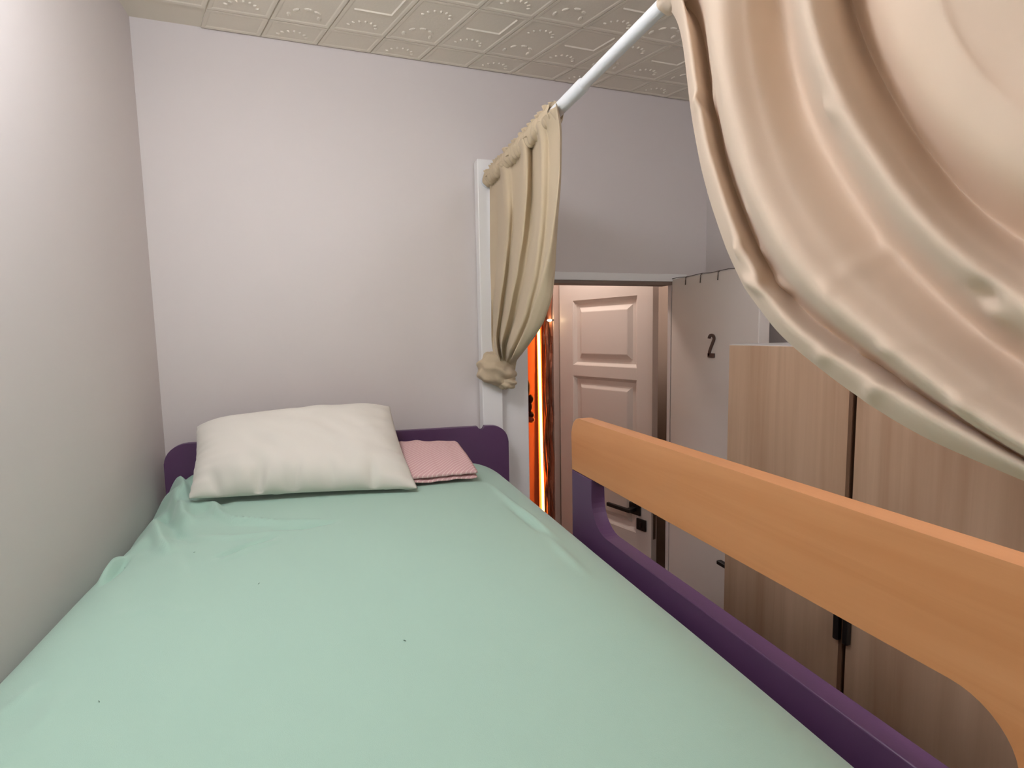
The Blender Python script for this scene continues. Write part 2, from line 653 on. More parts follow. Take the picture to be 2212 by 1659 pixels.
def panel(o, u, n, u0, u1, z0, z1, name, parent):
    bm = bmesh.new()

    def ring(i, d):
        return [bm.verts.new((o[0] + u[0] * a + n[0] * d, o[1] + u[1] * a + n[1] * d, z))
                for a, z in ((u0 + i, z0 + i), (u1 - i, z0 + i), (u1 - i, z1 - i), (u0 + i, z1 - i))]
    rs = [ring(-0.002, -0.001), ring(0.004, -0.004), ring(0.016, -0.016), ring(0.036, -0.017), ring(0.058, -0.004), ring(0.062, -0.003)]
    for a, b in zip(rs, rs[1:]):
        for k in range(4):
            bm.faces.new((a[k], a[(k + 1) % 4], b[(k + 1) % 4], b[k]))
    bm.faces.new(rs[-1])
    back = ring(-0.002, -0.03)
    for k in range(4):
        bm.faces.new((rs[0][k], back[k], back[(k + 1) % 4], rs[0][(k + 1) % 4]))
    bm.faces.new(back[::-1])
    return obj(name, bm, 'door_paint', parent)


for z0, z1 in rows:
    panel((hx, hy), U, NV, pu0, pu1, z0, z1, 'door_panel', d1)

# lever handle, lock plate and latch plate
hu, hz = leaf_pt((1372, 1098))
bm = bmesh.new()
frame_box(bm, (hx, hy), U, NV, hu - 0.03, min(hu + 0.035, LEN - 0.006), 0.0, 0.010, hz - 0.028, hz + 0.028, 0.003)
frame_box(bm, (hx, hy), U, NV, hu - 0.010, hu + 0.014, 0.008, 0.05, hz - 0.010, hz + 0.010, 0.003)
frame_box(bm, (hx, hy), U, NV, hu - 0.130, hu + 0.014, 0.042, 0.058, hz - 0.009, hz + 0.009, 0.003)
tag(obj('lever_handle', bm, 'black', d1), 'black lever handle')
lu, lz = leaf_pt((1387, 1133))
bm = bmesh.new()
frame_box(bm, (hx, hy), U, NV, lu - 0.027, lu + 0.027, 0.0, 0.010, lz - 0.027, lz + 0.027, 0.003)
frame_box(bm, (hx, hy), U, NV, lu - 0.006, lu + 0.006, 0.009, 0.013, lz - 0.012, lz + 0.012, 0.002)
tag(obj('lock_plate', bm, 'black', d1), 'square black lock plate')
bm = bmesh.new()
frame_box(bm, (hx, hy), U, NV, LEN - 0.0005, LEN + 0.002, -0.030, -0.012, lz - 0.06, lz + 0.07, 0.001)
frame_box(bm, (hx, hy), U, NV, LEN + 0.001, LEN + 0.010, -0.028, -0.016, hz - 0.012, hz + 0.012, 0.002)
tag(obj('latch_plate', bm, 'steel', d1), 'worn steel latch plate')

# ------------------------------------------------------------------ plain door with the number 2, open against the right side
LX, LY0, LY1, LT = 1.294, 1.337, 1.795, 0.045
d2 = empty('door_2', (LX + LT / 2, (LY0 + LY1) / 2, -H))
tag(d2, 'plain white door with a brown number 2 standing open beside the wardrobe', kind='structure')
LZ = 0.203
obj('door_leaf', one_box(LX, LX + LT, LY0, LY1, -H + 0.01, LZ, 0.003), 'door_plain', d2)
# the digit
c2 = at_x((1538, 747), LX)
hgt, wid, st = 0.084, 0.031, 0.0105
path = [(-0.42, 0.62)] + [(0.0 + 0.42 * math.cos(math.radians(a)), 0.62 + 0.30 * math.sin(math.radians(a))) for a in range(170, -31, -20)]
path += [(0.22, 0.28), (-0.05, -0.10), (-0.30, -0.50), (-0.40, -0.86)]
bm = bmesh.new()
pp = [Vector((p[0] * wid, p[1] * hgt * 0.5 + 0.0)) for p in path]
strip = []
for i, p in enumerate(pp):
    t = (pp[min(i + 1, len(pp) - 1)] - pp[max(i - 1, 0)]).normalized()
    nrm = Vector((-t.y, t.x)) * st * 0.5
    strip.append((p + nrm, p - nrm))


def dig(v, d):
    return bm.verts.new((LX - d, c2.y - v[0], c2.z + v[1]))


for i in range(len(strip) - 1):
    q = [strip[i][0], strip[i][1], strip[i + 1][1], strip[i + 1][0]]
    f = [dig(v, 0.005) for v in q]
    b = [dig(v, -0.001) for v in q]
    bm.faces.new(f)
    for k in range(4):
        bm.faces.new((f[k], b[k], b[(k + 1) % 4], f[(k + 1) % 4]))
box(bm, LX - 0.005, LX + 0.001, c2.y - wid * 0.52, c2.y + wid * 0.55, c2.z - hgt * 0.5, c2.z - hgt * 0.5 + 0.015)
tag(obj('digit', bm, 'digit', d2), 'brown number 2')
# its lever handle
k2 = at_x((1553, 1213), LX - 0.05)
bm = bmesh.new()
box(bm, LX - 0.010, LX, LY0 + 0.03, LY0 + 0.08, k2.z - 0.025, k2.z + 0.025, 0.003)
box(bm, LX - 0.058, LX - 0.008, LY0 + 0.045, LY0 + 0.065, k2.z - 0.01, k2.z + 0.01, 0.003)
box(bm, LX - 0.062, LX - 0.042, LY0 + 0.045, k2.y, k2.z - 0.007, k2.z + 0.007, 0.003)
tag(obj('lever_handle', bm, 'black', d2), 'dark lever handle')
# cord with short ends along the top edge
bm = bmesh.new()
tube(bm, [(LX - 0.002, LY1 - 0.004 - i * 0.045, LZ + 0.0015 + 0.002 * math.sin(i * 2.1)) for i in range(10)], 0.0013, 6)
for px in (1481, 1513, 1551):
    q = at_x((px, 600), LX - 0.003)
    tube(bm, [(LX - 0.0025, q.y - 0.008, LZ + 0.001), (LX - 0.003, q.y - 0.001, LZ - 0.002), (LX - 0.003, q.y, LZ - 0.012),
              (LX - 0.0025, q.y + 0.002, LZ - 0.030)], 0.0016, 6)
cd = obj('door_cord', bm, 'cord', None, True)
tag(cd, 'thin dark cord with three short hanging ends along the top of the numbered door', 'cord')

# ------------------------------------------------------------------ hall: lamp, tinsel, orange neon, ornament
hl = empty('hall_lamp', (1.00, 2.28, 0.68))
tag(hl, 'small round ceiling lamp of the hall above the panelled door', 'lamp')
bm = bmesh.new()
tube(bm, [(1.00, 2.28, 0.74), (1.00, 2.28, 0.705)], 0.10, 32)
obj('lamp_base', bm, 'white_metal', hl)
bm = bmesh.new()
tube(bm, [(1.00, 2.28, 0.705), (1.00, 2.28, 0.69), (1.00, 2.28, 0.682)], [0.085, 0.085, 0.06], 32)
obj('lamp_shade', bm, glow('hall_glow', (1.0, 0.88, 0.80), HALL_POWER), hl, True)

ti = empty('tinsel_garland', (1.11, 2.66, -H + 0.05))
tag(ti, 'shiny copper tinsel strips hanging in the orange doorway', 'tinsel')
for k in range(9):
    bm = bmesh.new()
    yb = HY - 0.005 + k * 0.010
    xb = OX1 - 0.010 - 0.014 * random.random()
    ph = random.random() * 6
    pts = []
    for i in range(46):
        z = OZ - 0.01 - (OZ + H - 0.06) * i / 45
        pts.append((xb + 0.004 * math.sin(i * 0.9 + ph), yb + 0.003 * math.cos(i * 1.3 + ph), z, ph + i * 0.5 + 0.8 * math.sin(i * 0.7 + k)))
    va = [(bm.verts.new((p[0] + 0.006 * math.cos(p[3]), p[1] + 0.006 * math.sin(p[3]), p[2])),
           bm.verts.new((p[0] - 0.006 * math.cos(p[3]), p[1] - 0.006 * math.sin(p[3]), p[2]))) for p in pts]
    for a, b in zip(va, va[1:]):
        bm.faces.new((a[0], a[1], b[1], b[0]))
    so = obj('tinsel_strip', bm, 'copper', ti)
    md = so.modifiers.new('thickness', 'SOLIDIFY')
    md.thickness = 0.0006
fb = at_y((1187, 692), HY - 0.02)
fl = empty('fairy_light', (fb.x, fb.y, fb.z - 0.012))
tag(fl, 'tiny glowing bulb on the copper tinsel', 'light')
bm = bmesh.new()
ellipsoid(bm, (fb.x, fb.y, fb.z), (0.014, 0.007, 0.006), None, 14, 8)
obj('bulb', bm, glow('bulb_glow', (1.0, 0.72, 0.4), 40), fl, True)
bm = bmesh.new()
tube(bm, [(fb.x + 0.012, fb.y, fb.z), (fb.x + 0.024, fb.y + 0.004, fb.z + 0.001)], 0.004, 10)
obj('bulb_socket', bm, 'ornament', fl)

n0, n1 = at_y((1163, 715), 3.37), at_y((1174, 1112), 3.37)
nx = (n0.x + n1.x) / 2
ne = empty('neon_strip', (nx, 3.37, n1.z - 0.06))
tag(ne, 'upright glowing orange neon strip on the wall of the far room', 'light strip')
bm = bmesh.new()
tube(bm, [(n0.x + (n1.x - n0.x) * i / 12, 3.37, 0.12 + (n1.z - 0.05 - 0.12) * i / 12) for i in range(13)], 0.0085, 14)
obj('neon_tube', bm, glow('neon_glow', (1.0, 0.29, 0.055), NEON_POWER), ne, True)
bm = one_box(nx - 0.018, nx + 0.018, 3.379, 3.40, n1.z - 0.06, 0.13, 0.002)
obj('backing_strip', bm, 'neon_tinted_wall', ne)

oc = at_y((1137, 868), 3.36)
oo = empty('wall_ornament', (oc.x, oc.y, oc.z - 0.14))
tag(oo, 'dark rounded ornament with a brown tip on the orange-lit wall', 'ornament')
bm = bmesh.new()
for (px, py, rx, rz) in ((1137, 838, 0.020, 0.05), (1146, 862, 0.016, 0.024), (1143, 878, 0.018, 0.03), (1147, 896, 0.018, 0.018)):
    q = at_y((px, py), 3.365)
    ellipsoid(bm, q, (rx * 1.3, 0.03, rz * 1.3), None, 14, 10)
obj('ornament_body', bm, 'ornament', oo, True)
bm = bmesh.new()
q = at_y((1147, 906), 3.355)
ellipsoid(bm, q, (0.026, 0.03, 0.024), Matrix.Rotation(0.5, 3, 'Y'), 14, 10)
obj('ornament_tip', bm, 'ornament_tip', oo, True)

# ------------------------------------------------------------------ wardrobe
WX, WY1, WZ = 1.05, 1.19, -0.044
WY0 = -0.32
wr = empty('wardrobe', ((WX + XR) / 2, (WY0 + WY1) / 2, -H))
tag(wr, 'tall pale oak wardrobe with plain doors along the right wall', 'wardrobe')
bm = bmesh.new()
box(bm, WX + 0.020, XR - 0.004, WY1 - 0.018, WY1, -H, WZ)
box(bm, WX + 0.020, XR - 0.004, WY0, WY0 + 0.018, -H, WZ)
box(bm, XR - 0.012, XR - 0.004, WY0 + 0.018, WY1 - 0.018, -H + 0.06, WZ - 0.018)
box(bm, WX + 0.020, XR - 0.012, WY0 + 0.018, WY1 - 0.018, -H + 0.05, -H + 0.068)
obj('carcass', bm, 'oak', wr)
obj('top_panel', one_box(WX + 0.002, XR - 0.004, WY0, WY1, WZ, WZ + 0.003), 'white_top', wr)
yg = at_x((1832, 1170), WX).y
DWID = WY1 - yg
k = 0
while WY1 - k * DWID > WY0 + 0.1:
    ya, yb = max(WY1 - (k + 1) * DWID + 0.005, WY0), WY1 - k * DWID - (0.005 if k else 0)
    dr = obj('wardrobe_door', one_box(WX, WX + 0.018, ya, yb, -H + 0.06, WZ, 0.001), 'oak', wr)
    obj('edge_band', one_box(WX - 0.0006, WX + 0.018, ya - 0.0012, ya + 0.007, -H + 0.06, WZ), 'oak_edge', dr)
    # edge pull
    hz2 = at_x((1820, 1355), WX).z
    ye = ya if k % 2 == 0 else yb
    sgn = 1 if k % 2 == 0 else -1
    obj('pull_handle', one_box(WX - 0.014, WX, min(ye, ye + sgn * 0.013), max(ye, ye + sgn * 0.013), hz2 - 0.03, hz2 + 0.09, 0.003), 'dark_gap', dr)
    k += 1
obj('divider', one_box(WX + 0.019, XR - 0.014, yg - 0.009, yg + 0.009, -H + 0.07, WZ - 0.02), 'dark_gap', wr)
obj('plinth', one_box(WX + 0.03, WX + 0.045, WY0 + 0.018, WY1 - 0.018, -H, -H + 0.05), 'oak_edge', wr)

# ------------------------------------------------------------------ bunk bed
bed = empty('bunk_bed', (0.05, 0.7, -H))
tag(bed, 'bunk bed with purple headboard and beech guard plank', 'bed')
HY0, HY1 = 1.702, 1.724
hl_, hr_ = -0.470, 0.566


def ztop(x):
    return -0.2985 - (x - hl_) * 0.0155


pts = [(hl_, -1.05), (hl_, ztop(hl_) - 0.065)]
pts += [(p[0], p[1]) for p in arc(hl_ + 0.06, ztop(hl_) - 0.06, 0.06, 175, 90, 8)]
nx_ = at_y((1041, 915), HY0).x
pts += [(nx_ - 0.016, ztop(nx_)), (nx_ - 0.008, ztop(nx_) - 0.014), (nx_ + 0.004, ztop(nx_) - 0.015), (nx_ + 0.010, ztop(nx_))]
pts += arc(hr_ - 0.062, ztop(hr_) - 0.060, 0.06, 90, 0, 8)
pts += [(hr_, -1.05)]
bm = extrude_outline(pts, 'y', HY0, HY1, 0.002, 2)
obj('headboard', bm, 'purple', bed)
GX0, GX1 = 0.56, 0.596
pl = [(1.185, -0.3467), (1.185, -0.262)] + arc(1.145, -0.2505, 0.04, 0, 90, 8) + [(0.16, -0.2105)] + arc(0.16, -0.2505, 0.04, 90, 180, 6)
pl += [(0.12, -0.62), (0.262, -0.62), (0.262, -0.41)] + arc(0.322, -0.4067, 0.06, 180, 90, 10)
bm = extrude_outline(pl, 'x', GX0, GX1, 0.0035, 3)
tag(obj('guard_plank', bm, 'beech', bed), 'beech guard plank')
pf = [(1.185, -0.62), (1.185, -0.3473), (1.079, -0.3473), (1.079, -0.392)] + arc(1.007, -0.392, 0.072, 0, -90, 10) + [(0.2625, -0.464), (0.2625, -0.62)]
bm = extrude_outline(pf, 'x', GX0 + 0.0005, GX1 - 0.0005, 0.003, 3)
tag(obj('guard_frame', bm, 'purple', bed), 'purple guard frame')
obj('side_board', one_box(GX0, GX0 + 0.025, -0.33, HY0, -0.84, -0.6205, 0.002), 'purple', bed)
obj('side_board', one_box(-0.484, -0.462, -0.33, HY0, -0.84, -0.66, 0.002), 'purple', bed)
obj('footboard', one_box(-0.470, 0.566, -0.355, -0.331, -1.05, -0.55, 0.002), 'purple', bed)
for (lx, ly) in ((-0.470, HY0), (0.506, HY0), (-0.470, -0.355), (0.506, -0.355)):
    obj('leg', one_box(lx, lx + 0.06, ly, ly + 0.024, -H, -1.05, 0.002), 'purple', bed)
obj('mattress_base', one_box(-0.462, 0.56, -0.33, HY0, -0.74, -0.705), 'beech', bed)

# ------------------------------------------------------------------ sheet-covered mattress
MX0, MX1, MY0, MY1 = -0.486, 0.540, -0.328, 1.699
MC, MHW = (MX0 + MX1) / 2, (MX1 - MX0) / 2
ZT = -0.413


def seg_d(p, a, b):
    ab = b - a
    t = max(0, min(1, (p - a).dot(ab) / max(ab.length_squared, 1e-9)))
    return (p - (a + ab * t)).length, t


FOLDS = []


def fold(px, amp, w, z=ZT):
    pts_ = [at_z(p, z) for p in px]
    FOLDS.append(([Vector((p.x, p.y)) for p in pts_], amp, w))


fold([(352, 1035), (390, 1046), (412, 1082)], 0.0304, 0.0117, -0.40)
fold([(345, 1062), (378, 1072), (398, 1118), (412, 1130)], 0.0266, 0.0126)
fold([(326, 1092), (334, 1130), (350, 1172), (366, 1190)], 0.0190, 0.0108)
fold([(360, 1070), (362, 1105), (384, 1150), (420, 1172)], -0.0133, 0.0108)
fold([(456, 1082), (470, 1116), (505, 1132), (600, 1136), (705, 1128)], 0.0170, 0.0080)
fold([(590, 1146), (660, 1142), (725, 1131)], -0.0180, 0.0055)
fold([(468, 1206), (520, 1187), (590, 1163)], -0.0160, 0.0055)
fold([(480, 1214), (540, 1190), (600, 1170)], 0.0057, 0.0072)
fold([(420, 1160), (500, 1166), (620, 1150)], 0.0057, 0.0108)
fold([(213, 1228), (240, 1204), (262, 1178)], 0.0228, 0.0090)
fold([(222, 1236), (252, 1212), (272, 1188)], -0.0152, 0.0081)
fold([(1055, 1042), (1100, 1078), (1150, 1112), (1210, 1158)], 0.0075, 0.0090)
fold([(1095, 1086), (1140, 1120), (1170, 1145)], -0.0076, 0.0090)
fold([(1180, 1150), (1225, 1195), (1270, 1240)], 0.0047, 0.0108)
fold([(160, 1490), (100, 1560), (40, 1640)], 0.0047, 0.0180)
fold([(70, 1470), (0, 1545)], 0.0057, 0.0144)
fold([(250, 1325), (330, 1322), (430, 1330)], 0.0029, 0.0054)
fold([(430, 1085), (470, 1100), (480, 1116)], 0.0114, 0.0090)


def sheet_z(x, y):
    t = abs(x - MC) / MHW
    z = ZT - 0.095 * t ** (9 if x < MC else 8) + 0.004 * (1 - t * t)
    z += 0.003 * noise.noise(Vector((x * 2.2, y * 1.7, 0.3))) + 0.0016 * noise.noise(Vector((x * 7, y * 5, 2.3)))
    # rounded head end
    e = max(0.0, (y - (MY1 - 0.10)) / 0.10)
    z -= 0.030 * e ** 3 * (0.25 if x < -0.1 else 1.0)
    # bunched cloth at the wall-side head corner
    z += 0.045 * math.exp(-((x + 0.38) / 0.11) ** 2 - ((y - 1.68) / 0.10) ** 2)
    z += 0.018 * noise.noise(Vector((x * 16, y * 11, 8.0))) * math.exp(-((x + 0.40) / 0.13) ** 2 - ((y - 1.50) / 0.28) ** 2)
    p = Vector((x, y))
    for ch, amp, w in FOLDS:
        d, i0 = 9, 0
        n = len(ch) - 1
        for i in range(n):
            dd, tt = seg_d(p, ch[i], ch[i + 1])
            if dd < d:
                d, i0 = dd, (i + tt) / n
        if d < 3 * w:
            z += amp * math.exp(-(d / w) ** 2) * math.sin(math.pi * (0.04 + 0.92 * i0)) ** 0.8
    return z


bm = bmesh.new()
NX, NY = 170, 250
ys = [MY0 + (MY1 - MY0) * (0.22 * i / (NY - 1) + 0.78 * (1 - (1 - i / (NY - 1)) ** 1.5)) for i in range(NY)]
xs_ = []
for i in range(NX):
    t = -1 + 2 * i / (NX - 1)
    xs_.append(MC + MHW * (0.72 * t + 0.28 * math.sin(t * math.pi / 2)))
G = [[bm.verts.new((x, y, sheet_z(x, y))) for y in ys] for x in xs_]
for i in range(NX - 1):
    for j in range(NY - 1):
        bm.faces.new((G[i][j], G[i + 1][j], G[i + 1][j + 1], G[i][j + 1]))
loop = [G[i][0] for i in range(NX)] + [G[NX - 1][j] for j in range(1, NY)] + [G[i][NY - 1] for i in range(NX - 2, -1, -1)] + [G[0][j] for j in range(NY - 2, 0, -1)]
prev = loop
for zz in (-0.56, -0.64, -0.703):
    cur = [bm.verts.new((v.co.x, v.co.y, zz)) for v in loop]
    for a in range(len(loop)):
        b = (a + 1) % len(loop)
        bm.faces.new((prev[a], cur[a], cur[b], prev[b]))
    prev = cur
bm.faces.new(prev)
sh = obj('fitted_sheet', bm, 'sheet', None, True)
tag(sh, 'mint green fitted sheet stretched over the upper bunk mattress', 'bed sheet')

# ------------------------------------------------------------------ pillow
PBL, PBR = at_z((408, 1078), -0.392), at_z((902, 1055), -0.398)
PTL, PTR = at_y((424, 922), 1.655), at_y((842, 878), 1.668)
PN = ((PBR - PBL).cross(PTL - PBL)).normalized()
if PN.z < 0:
    PN = -PN


def pillow_pt(u, v, side):
    # slightly pinched rectangle; corners stay sharp
    pin = 0.030
    uu = u + (0.5 - u) * pin * math.sin(math.pi * v) * (1 if 0 < v < 1 else 0)
    vv = v + (0.5 - v) * pin * 1.2 * math.sin(math.pi * u)
    P = PBL.lerp(PBR, uu).lerp(PTL.lerp(PTR, uu), vv)
    P.z += 0.012 * math.sin(math.pi * u) * v
    eu, ev = 2 * u - 1, 2 * v - 1
    th = max(0.0, (1 - eu ** 4)) ** 0.55 * max(0.0, (1 - ev ** 4)) ** 0.55
    wr_ = 0.0
    if side > 0:
        wr_ += 0.004 * noise.noise(Vector((u * 4, v * 3, 1)))
        edge = math.exp(-v / 0.10)
        wr_ += 0.020 * edge * (noise.noise(Vector((u * 13, v * 2, 5))))
        wr_ += 0.006 * noise.noise(Vector((u * 9 + v * 3, v * 5, 21)))
        edge2 = math.exp(-u / 0.07) + math.exp(-(1 - u) / 0.07)
        wr_ += 0.013 * edge2 * noise.noise(Vector((u * 3, v * 14, 9)))
        for (cu, ww, am, sl) in ((0.30, 0.028, 0.022, 0.45), (0.46, 0.02, 0.014, 0.6), (0.13, 0.03, 0.018, -0.4), (0.62, 0.02, 0.009, 0.3), (0.80, 0.025, 0.010, 0.5)):
            q = u - cu - sl * v * 0.3
            wr_ -= am * math.exp(-(q / ww) ** 2) * math.exp(-((v - 0.05) / 0.13) ** 2)
    h = (0.068 if side > 0 else 0.024) * th + wr_ * th ** 0.3
    P = P + PN * (h if side > 0 else -h)
    # ruffle on the seam
    if th < 0.02:
        P = P + PN * 0.010 * noise.noise(Vector((u * 12, v * 12, 3)))
    return P


bm = bmesh.new()
NP, NQ = 96, 64
front = [[None] * NQ for _ in range(NP)]
back = [[None] * NQ for _ in range(NP)]
for i in range(NP):
    for j in range(NQ):
        u, v = i / (NP - 1), j / (NQ - 1)
        u = 0.5 + 0.5 * math.sin((u - 0.5) * math.pi) * 0.5 + (u - 0.5) * 0.5
        v = 0.5 + 0.5 * math.sin((v - 0.5) * math.pi) * 0.5 + (v - 0.5) * 0.5
        front[i][j] = bm.verts.new(pillow_pt(u, v, 1))
        if 0 < i < NP - 1 and 0 < j < NQ - 1:
            back[i][j] = bm.verts.new(pillow_pt(u, v, -1))
        else:
            back[i][j] = front[i][j]
for i in range(NP - 1):
    for j in range(NQ - 1):
        bm.faces.new((front[i][j], front[i + 1][j], front[i + 1][j + 1], front[i][j + 1]))
        q = (back[i][j], back[i][j + 1], back[i + 1][j + 1], back[i + 1][j])
        if len(set(q)) == 4 and len({id(x) for x in q} & {id(front[a][b]) for a in (i, i + 1) for b in (j, j + 1)}) < 4:
            bm.faces.new(q)
po = obj('pillow', bm, 'pillow', None, True)
tag(po, 'plump off-white pillow leaning on the purple headboard', 'pillow')

# ------------------------------------------------------------------ folded pink cloth
pk = empty('folded_cloth', (0.30, 1.50, -0.41))
tag(pk, 'folded pale pink striped cloth lying beside the pillow', 'linen')
CBL, CBR = at_z((880, 1040), -0.392), at_z((1032, 1026), -0.392)
CTR, CTL = at_y((985, 960), 1.615), at_y((862, 960), 1.625)


def cloth_layer(k, dz0, th, inset, name):
    def fn(u, v):
        a = 2 * math.pi * u
        # closed cross-section running front to back, rounded at the front fold
        s = math.cos(a)
        c = math.sin(a)
        dep = 0.5 - 0.5 * math.copysign(abs(s) ** 0.35, s)
        hh = math.copysign(abs(c) ** 0.55, c)
        ww = inset + v * (1 - 1.3 * inset)
        P = CBL.lerp(CBR, ww).lerp(CTL.lerp(CTR, ww), dep * (1 - inset * 0.4))
        P.z += dz0 + th * 0.5 * hh + 0.004 * noise.noise(Vector((ww * 5, dep * 4, k))) + 0.006 * math.sin(math.pi * dep) * (1 if k == 1 else 0.3)
        e = min(v, 1 - v)
        if e < 0.02:
            P.z = P.z - th * 0.3 * hh
        P.y += 0.004 * noise.noise(Vector((ww * 9, 1, k * 3)))
        return P
    bm = grid_mesh(fn, 48, 26, True)
    bmesh.ops.holes_fill(bm, edges=[e for e in bm.edges if e.is_boundary], sides=0)
    return obj(name, bm, 'pink', pk, True)


cloth_layer(0, -0.006, 0.011, 0.02, 'cloth_layer')
cloth_layer(1, 0.008, 0.015, 0.0, 'cloth_layer')

# ------------------------------------------------------------------ curtain posts, rod
RX, RZ = 0.52, 0.512
for i, (ya, yb, lab) in enumerate(((1.752, 1.795, 'white upright post behind the headboard holding the curtain rod'),
                                   (-0.42, -0.377, 'white upright post at the foot end holding the curtain rod'))):
    p = empty('curtain_post', (0.525, (ya + yb) / 2, -H))
    tag(p, lab, 'post')
    obj('post', one_box(0.488, 0.562, ya, yb, -H, 0.585, 0.003), 'white_paint', p)
    bm = bmesh.new()
    tube(bm, [(RX, ya, RZ), (RX, ya - 0.012, RZ)] if i == 0 else [(RX, yb, RZ), (RX, yb + 0.012, RZ)], 0.021, 24)
    obj('rod_socket', bm, 'white_metal', p)
rd = empty('curtain_rod', (RX, 0.7, RZ - 0.011))
tag(rd, 'white telescopic curtain rod running above the bed edge', 'rod')
ystep = at_x((1262, 163), RX).y
bm = bmesh.new()
tube(bm, [(RX, -0.364, RZ), (RX, ystep, RZ), (RX, ystep + 0.004, RZ)], [0.0118, 0.0118, 0.0118], 28)
obj('near_tube', bm, 'white_metal', rd, True, 40)
bm = bmesh.new()
tube(bm, [(RX, ystep, RZ), (RX, ystep + 0.006, RZ), (RX, 1.739, RZ)], [0.0122, 0.0148, 0.0148], 28)
obj('far_tube', bm, 'white_metal', rd, True, 40)


# ------------------------------------------------------------------ curtains
def loft(guides, nu, nv, extra=None):
    R = [resample(g, nv) for g in guides]

    def fn(u, v):
        j = int(round(v * (nv - 1)))
        P = catmull([r[j] for r in R], u)
        if extra:
            P = P + extra(u, v, P)
        return P
    return grid_mesh(fn, nu, nv)


def header(y0, y1, m, parent, n=220, seed=0.0, frill=0.024, waves=34):
    """rod pocket: a gathered tube around the rod with a frill standing above it"""
    def fn(u, v):
        a = 2 * math.pi * u
        y = y0 + (y1 - y0) * v
        w = math.sin(v * waves * 2 * math.pi + 1.2 * math.sin(a) + 2 * noise.noise(Vector((v * 9, seed, 0)))) 
        w2 = noise.noise(Vector((math.cos(a) * 1.3, math.sin(a) * 1.3, v * waves * 0.9 + seed)))
        r = 0.0205 + 0.0022 * w + 0.005 * w2
        return Vector((RX + r * math.cos(a), y + 0.004 * math.sin(a + v * 40), RZ + r * 1.12 * math.sin(a)))
    bm = grid_mesh(fn, 28, n, True)
    o = obj('rod_pocket', bm, m, parent, True)

    def fr(u, v):
        y = y0 + (y1 - y0) * u
        w = math.sin(u * waves * 2 * math.pi + 2.5 * noise.noise(Vector((u * 12, seed, 4))))
        hgt_ = frill * (0.75 + 0.45 * noise.noise(Vector((u * waves * 0.7, seed, 7))))
        return Vector((RX - 0.002 + (0.004 + 0.010 * v) * w, y + 0.006 * v * math.cos(u * waves * 6.28), RZ + 0.012 + hgt_ * v))
    bm = grid_mesh(fr, n, 7)
    o2 = obj('frill', bm, m, parent, True)
    md = o2.modifiers.new('thickness', 'SOLIDIFY')
    md.thickness = 0.0012
    return o


def c1(pts):
    return [(950 + 0.4219 * x, 180 + 0.4219 * y) for x, y in pts]


def c6(pts):
    return [(1400 + 0.633 * x, 0.633 * y) for x, y in pts]


# far curtain, tied to the post
far = empty('curtain', (RX, 1.5, -0.2))
tag(far, 'beige curtain gathered on the rod and knotted round the white post by the headboard', 'curtain', group='bed curtains')
KN = Vector((0.532, 1.722, -0.070))
gd = [
    (0.000, [(240, 450), (256, 530), (255, 700), (240, 950), (228, 1150), (232, 1280), (262, 1370)], 300),
    (0.012, [(285, 430), (300, 700), (288, 950), (262, 1180), (262, 1300), (285, 1380)], 306),
    (-0.016, [(330, 420), (345, 700), (328, 950), (296, 1190), (280, 1310), (296, 1385)], 312),
    (0.016, [(385, 380), (385, 620), (372, 820), (350, 1000), (318, 1200), (300, 1320)], 318),
    (-0.022, [(440, 330), (440, 560), (415, 800), (382, 1000), (342, 1200), (312, 1330)], 324),
    (0.022, [(480, 290), (478, 560), (462, 800), (432, 1000), (384, 1200), (335, 1340)], 332),
    (-0.020, [(525, 270), (520, 560), (505, 800), (476, 1000), (428, 1200), (362, 1355)], 340),
    (0.004, [(572, 230), (566, 520), (545, 780), (516, 1000), (462, 1200), (396, 1350)], 350),
    (-0.024, [(618, 190), (614, 480), (592, 660), (556, 900), (500, 1100), (440, 1260), (372, 1395)], 362),
    (0.004, [(622, 200), (618, 480), (604, 700), (584, 900), (548, 1100), (492, 1260), (410, 1390)], 378),
    (0.028, [(622, 230), (612, 500), (600, 700), (592, 900), (577, 1090), (532, 1230), (462, 1335)], 392),
]
GUIDES = []
for off, pts_, kx in gd:
    off *= 0.55
    P = [at_x(p, RX + off) for p in c1(pts_)]
    P = [Vector((p.x, min(p.y, 1.735), p.z)) for p in P]
    y_top = P[0].y
    P.insert(0, Vector((RX - 0.020 + off * 0.15, y_top, RZ - 0.004)))
    k = at_y(c1([(kx, 1425)])[0], 1.700)
    P.append(Vector((k.x, 1.700 + off * 0.3, k.z)))
    P.append(Vector((k.x, 1.712, k.z - 0.03)))
    GUIDES.append(P)


def creases(u, v, P):
    d = 0.0025 * noise.noise(Vector((u * 22, v * 2.0, 0.5))) + 0.002 * noise.noise(Vector((u * 6, v * 9, 3.5)))
    d *= min(1, v * 6) * min(1, (1 - v) * 5)
    # pleats running down from the gathered heading
    d += 0.004 * math.sin(u * 60 + 3 * noise.noise(Vector((u * 5, 0, 1)))) * math.exp(-v / 0.12)
    return Vector((d, 0, 0))


bm = loft(GUIDES, 150, 110, creases)
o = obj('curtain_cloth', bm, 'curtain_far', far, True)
md = o.modifiers.new('thickness', 'SOLIDIFY')
md.thickness = 0.0014
md = o.modifiers.new('smooth', 'SUBSURF')
md.levels = md.render_levels = 1
header(GUIDES[-1][0].y - 0.004, 1.738, 'curtain_far', far, 200, 1.0, 0.022, 22)


